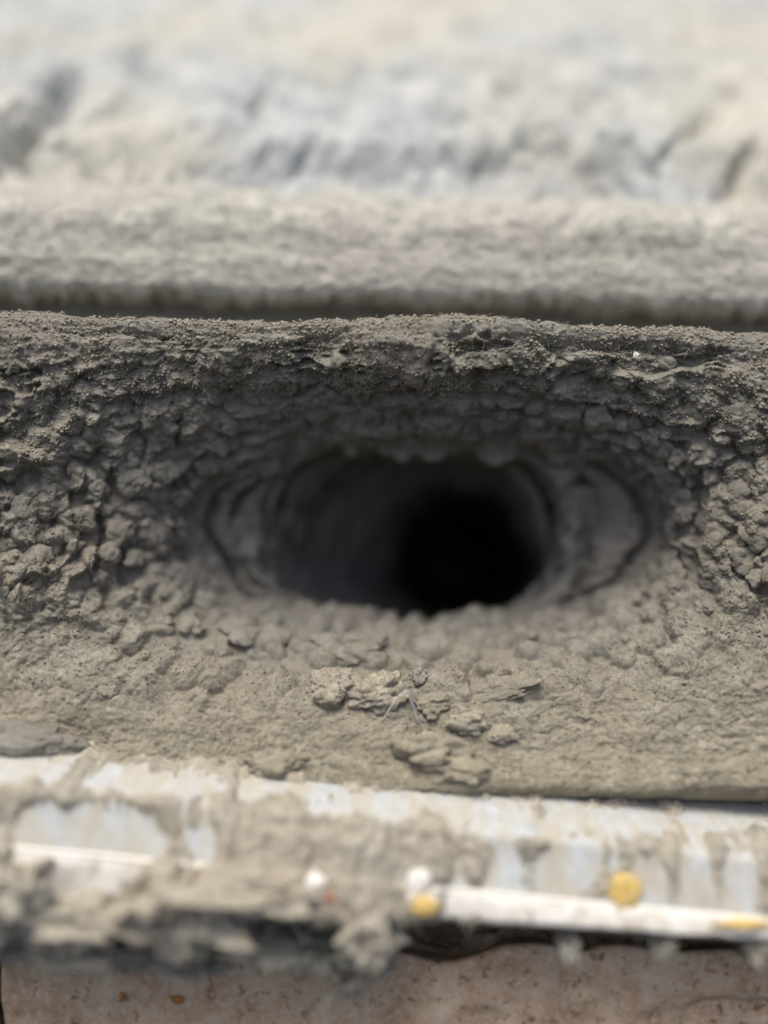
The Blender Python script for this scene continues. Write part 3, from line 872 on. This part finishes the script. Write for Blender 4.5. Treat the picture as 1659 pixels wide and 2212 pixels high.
dust_clump(1012, 1562, 44, 22, 0.9, "small beige crumb right of the dark fuzzy clump", M_TAN, L_, 705)
dust_clump(1085, 1588, 26, 16, 0.9, "tiny beige crumb farthest right on the floor edge", M_TAN, L_, 706)
dust_clump(925, 1622, 58, 32, 1.0, "blurred grey dust clump on the front of the floor, below the forked fibre", M_LINT, L_, 707)
dust_clump(1000, 1668, 56, 24, 0.9, "blurred flat grey clump drooping onto the rail's top", M_LINT, L_, 708)
dust_clump(600, 1648, 56, 24, 0.9, "blurred dark clump on the rail's top near a bare strip", M_LINT, L_, 709)
dust_clump(235, 1652, 44, 22, 0.9, "small dark clump beside the smooth grey oval lump", M_LINT, L_, 710)
dust_clump(1055, 1494, 90, 22, 0.6, "flat tan dust ridge lying across the floor right of the fibre", M_LINT, L_, 711, rag=0.15, lift=-0.3)
dust_clump(905, 1465, 18, 14, 1.0, "tiny dark crumb just behind the forked fibre", M_CLUMP, L_, 712)
g_ = dust_clump(55, 1608, 100, 34, 0.8, "smooth grey oval lump at the far left end of the rail", M_CLUMP, L_, 713, rag=0.0)
H = "fluffy dust tufts hanging off the rail"
def tuft(px, pyv, sx, sy, y, label, seed, mat=M_PALE, rag=0.9, rot=0.0):
    m = blob_mesh("dust_tuft", seed, mat, 5, 1.5, rag=rag)
    o = link("dust_tuft", m, None)
    x, z = at_y(px, pyv, y)
    k = (y * CP - z * SP) * 0.9 / 1659
    o.matrix_world = Matrix.Translation((x, y, z)) @ Matrix.Rotation(rot, 4, 'Y') @ Matrix.Diagonal((sx * k, min(0.0055, 1.2 * min(sx, sy) * k + 0.0015), sy * k, 1))
    rg = np.random.default_rng(seed)
    me = m
    co = np.array([v.co[:] for v in me.vertices])
    n = int(20 + 1.2 * sx)
    p0 = co[rg.integers(0, len(co), n)]
    dr = p0 / np.linalg.norm(p0, axis=1, keepdims=True)
    sc = np.array([sx * k, min(0.0055, 1.2 * min(sx, sy) * k + 0.0015), sy * k])
    p0 = p0 * sc
    tg = np.cross(dr, rg.normal(size=(n, 3))); tg /= np.linalg.norm(tg, axis=1, keepdims=True)
    ln = (rg.uniform(0.001, 0.0055, n) * min(1.0, 0.25 + sx / 80))[:, None]
    drop = np.array([[0, 0, -0.25]])
    pts = [p0 - dr * 0.0004, p0 + (dr * 0.35 + tg * 0.45 + drop) * ln * 0.5, p0 + (dr * 0.4 + tg * 0.9 + drop * 2) * ln]
    V = np.zeros((n, 6, 3))
    side = np.cross(tg, dr)
    for q_, pt in enumerate(pts):
        wd = (0.00016, 0.00013, 0.00005)[q_]
        V[:, 2 * q_] = pt + side * wd; V[:, 2 * q_ + 1] = pt - side * wd
    base = (np.arange(n) * 6)[:, None]
    F = np.concatenate([base + np.array([[0, 1, 3, 2]]), base + np.array([[2, 3, 5, 4]])], 0)
    sm = bpy.data.meshes.new("strands")
    sm.from_pydata(V.reshape(-1, 3).tolist(), [], F.tolist())
    so = link("strands", sm, mat)
    so.parent = o
    so.matrix_parent_inverse = Matrix.Diagonal((1 / sc[0], 1 / sc[1], 1 / sc[2], 1))
    so["kind"] = "stuff"
    return tag(o, label, "dust tuft", H)
tuft(20, 1925, 60, 62, 0.1555, "pale dust tuft at the far left end of the white edge", 801)
tuft(175, 1985, 135, 30, 0.1545, "long pale tuft hanging below the left stretch of white edge", 802, M_PALE, rot=0.03)
tuft(330, 1925, 60, 44, 0.1550, "ragged tan tuft at the right end of the left white stretch", 803)
tuft(400, 1995, 90, 34, 0.1560, "drooping pale tuft in front of the dark notch under the rail", 804, M_PALE, rot=0.2)
tuft(530, 1918, 110, 20, 0.1545, "pale tuft above the black crack in the middle of the rail", 805, M_PALE, rot=0.1)
tuft(585, 2032, 100, 22, 0.1600, "lower grey tuft hanging under the black crack", 806, M_CLUMP, rot=0.32)
tuft(690, 2052, 52, 26, 0.1610, "grey wisp hanging lowest against the brown tile", 807, M_CLUMP, rot=0.5)
tuft(800, 1995, 52, 50, 0.1560, "big pale tuft at the left end of the right white stretch", 808)
tuft(795, 2085, 50, 14, 0.1630, "pale pointed wisp pointing down at the tile notch", 809, M_PALE, rot=-0.6)
tuft(110, 2036, 140, 22, 0.1590, "flat grey tuft lying along the tile at the left", 810, M_CLUMP)
tuft(330, 2052, 95, 18, 0.1600, "thin grey shred under the drooping pale tuft", 814, M_CLUMP, rot=0.1)
tuft(1425, 2030, 20, 18, 0.1570, "small grey bead of dust under the right white stretch", 811, M_CLUMP)
tuft(1225, 2030, 18, 14, 0.1570, "tiny grey bead of dust under the middle of the white stretch", 812, M_CLUMP)
tuft(1620, 2040, 22, 26, 0.1570, "small grey dust bead under the far right white stretch", 813, M_CLUMP)

# ------------------------------------------------------------------ bright specks
def speck(name, px, pyv, sx, sy, mat, label, cat, seed, depth=0.28, rag=0.45, rough=0.8, where=on_rail, grp=None):
    h = where(px, pyv)
    if h is None:
        x, z = at_y(px, pyv, 0.1545); h = (Vector((x, 0.1545 - 0.02 * x, z)), None)
    p = h[0]
    m = blob_mesh(name, seed, mat, 4, rough, rag=rag)
    o = link(name, m, None)
    k = (p.y * CP - p.z * SP) * 0.9 / 1659
    nn_ = Vector((0, -0.94, 0.34))
    rx = Matrix.Rotation(math.atan2(0.34, 0.94), 4, 'X')
    o.matrix_world = Matrix.Translation(p + nn_ * sx * k * 0.25) @ Matrix.Rotation(-0.30, 4, 'X') @ Matrix.Diagonal((sx * k, depth * sx * k, sy * k, 1))
    return tag(o, label, cat, grp)
speck("paint_blob", 1346, 1926, 31, 34, M_YELLOW, "round yellow paint blob on the blue-grey rail face", "paint blob", 901, grp="yellow paint marks")
speck("paint_blob", 916, 1958, 26, 17, M_YELLOW, "yellow paint patch at the left end of the right white edge", "paint blob", 902, 0.3, grp="yellow paint marks")
speck("paint_blob", 135, 1942, 28, 8, M_YELLOW, "thin yellow paint smear on the left white edge", "paint blob", 903, 0.3, grp="yellow paint marks")
speck("paint_blob", 1600, 1990, 55, 6, M_YELLOW, "long thin yellow smear on the far right of the white edge", "paint blob", 904, 0.2, grp="yellow paint marks")
speck("white_grit", 905, 1900, 21, 22, M_CREAM, "larger round white grit stuck in dust above the yellow patch", "grit", 911, grp="white grit")
speck("white_grit", 680, 1905, 18, 19, M_CREAM, "small oval white grit stuck in the dusty middle of the rail", "grit", 912, grp="white grit")
speck("white_grit", 790, 1958, 26, 18, M_PALE, "ragged white chip beside the big pale tuft", "grit", 913, rough=0.9, grp="white grit")
speck("white_grit", 560, 1948, 40, 6, M_CREAM, "thin white sliver above the black crack", "grit", 914, grp="white grit")
speck("red_speck", 713, 1938, 9, 8, M_RED, "tiny red speck below the small oval white grit", "speck", 915)
speck("white_speck", 1373, 767, 5, 5, M_CREAM, "tiny star shaped white speck under the upper lip", "speck", 916, rag=1.2, where=on_lining)
# bits on the tile
for k_, (px, pyv, a, b, mt, lab) in enumerate([(382, 2160, 13, 9, M_ORANGE, "orange brown chip on the tile"), (262, 2156, 6, 10, M_ORANGE, "small upright rust brown chip left of the orange chip")]):
    x, z = at_y(px, pyv, 0.1654)
    m = blob_mesh("stone_chip", 930 + k_, mt, 4, 0.7)
    o = link("stone_chip", m, None)
    o.matrix_world = Matrix.Translation((x, 0.1656, z)) @ Matrix.Diagonal((a * 1e-4, 0.0006, b * 1e-4, 1))
    tag(o, lab, "chip", "chips on the brown tile")

# ------------------------------------------------------------------ forked pale fibre standing on the floor
fb = bpy.data.objects.new("forked_fibre", None)
COL.objects.link(fb)
a_, b_, c_ = on_lining(825, 1560)[0], on_lining(905, 1566)[0], None
mid = (a_ + b_) / 2
fb.location = mid
tag(fb, "pale forked fibre standing like a tripod on the floor by the tan mounds", "fibre")
bpy.context.view_layer.update()
yy = mid.y - 0.0004
ax_, az_ = at_y(882, 1490, yy)
apex = Vector((ax_, yy, az_))
def limb(p, bow):
    pts = []
    for t in np.linspace(0, 1, 10):
        v = p.lerp(apex, t) + Vector((bow * math.sin(math.pi * t), 0, 0.0006 * math.sin(math.pi * t)))
        pts.append(v)
    return pts
keep(link("prong", tube("prong", limb(a_, -0.0004), [0.00014 + 0.000018 * i for i in range(10)], M_FIBRE), None), fb)
keep(link("prong", tube("prong", limb(b_, -0.0003), [0.00018 + 0.000018 * i for i in range(10)], M_FIBRE), None), fb)
c_ = on_lining(893, 1530)[0]
keep(link("prong", tube("prong", [c_ - (apex - c_) * 0.1] + [c_.lerp(apex, t) for t in np.linspace(0.1, 1.1, 9)], [0.0005 - 0.00003 * i for i in range(10)], M_CLUMP), None), fb)
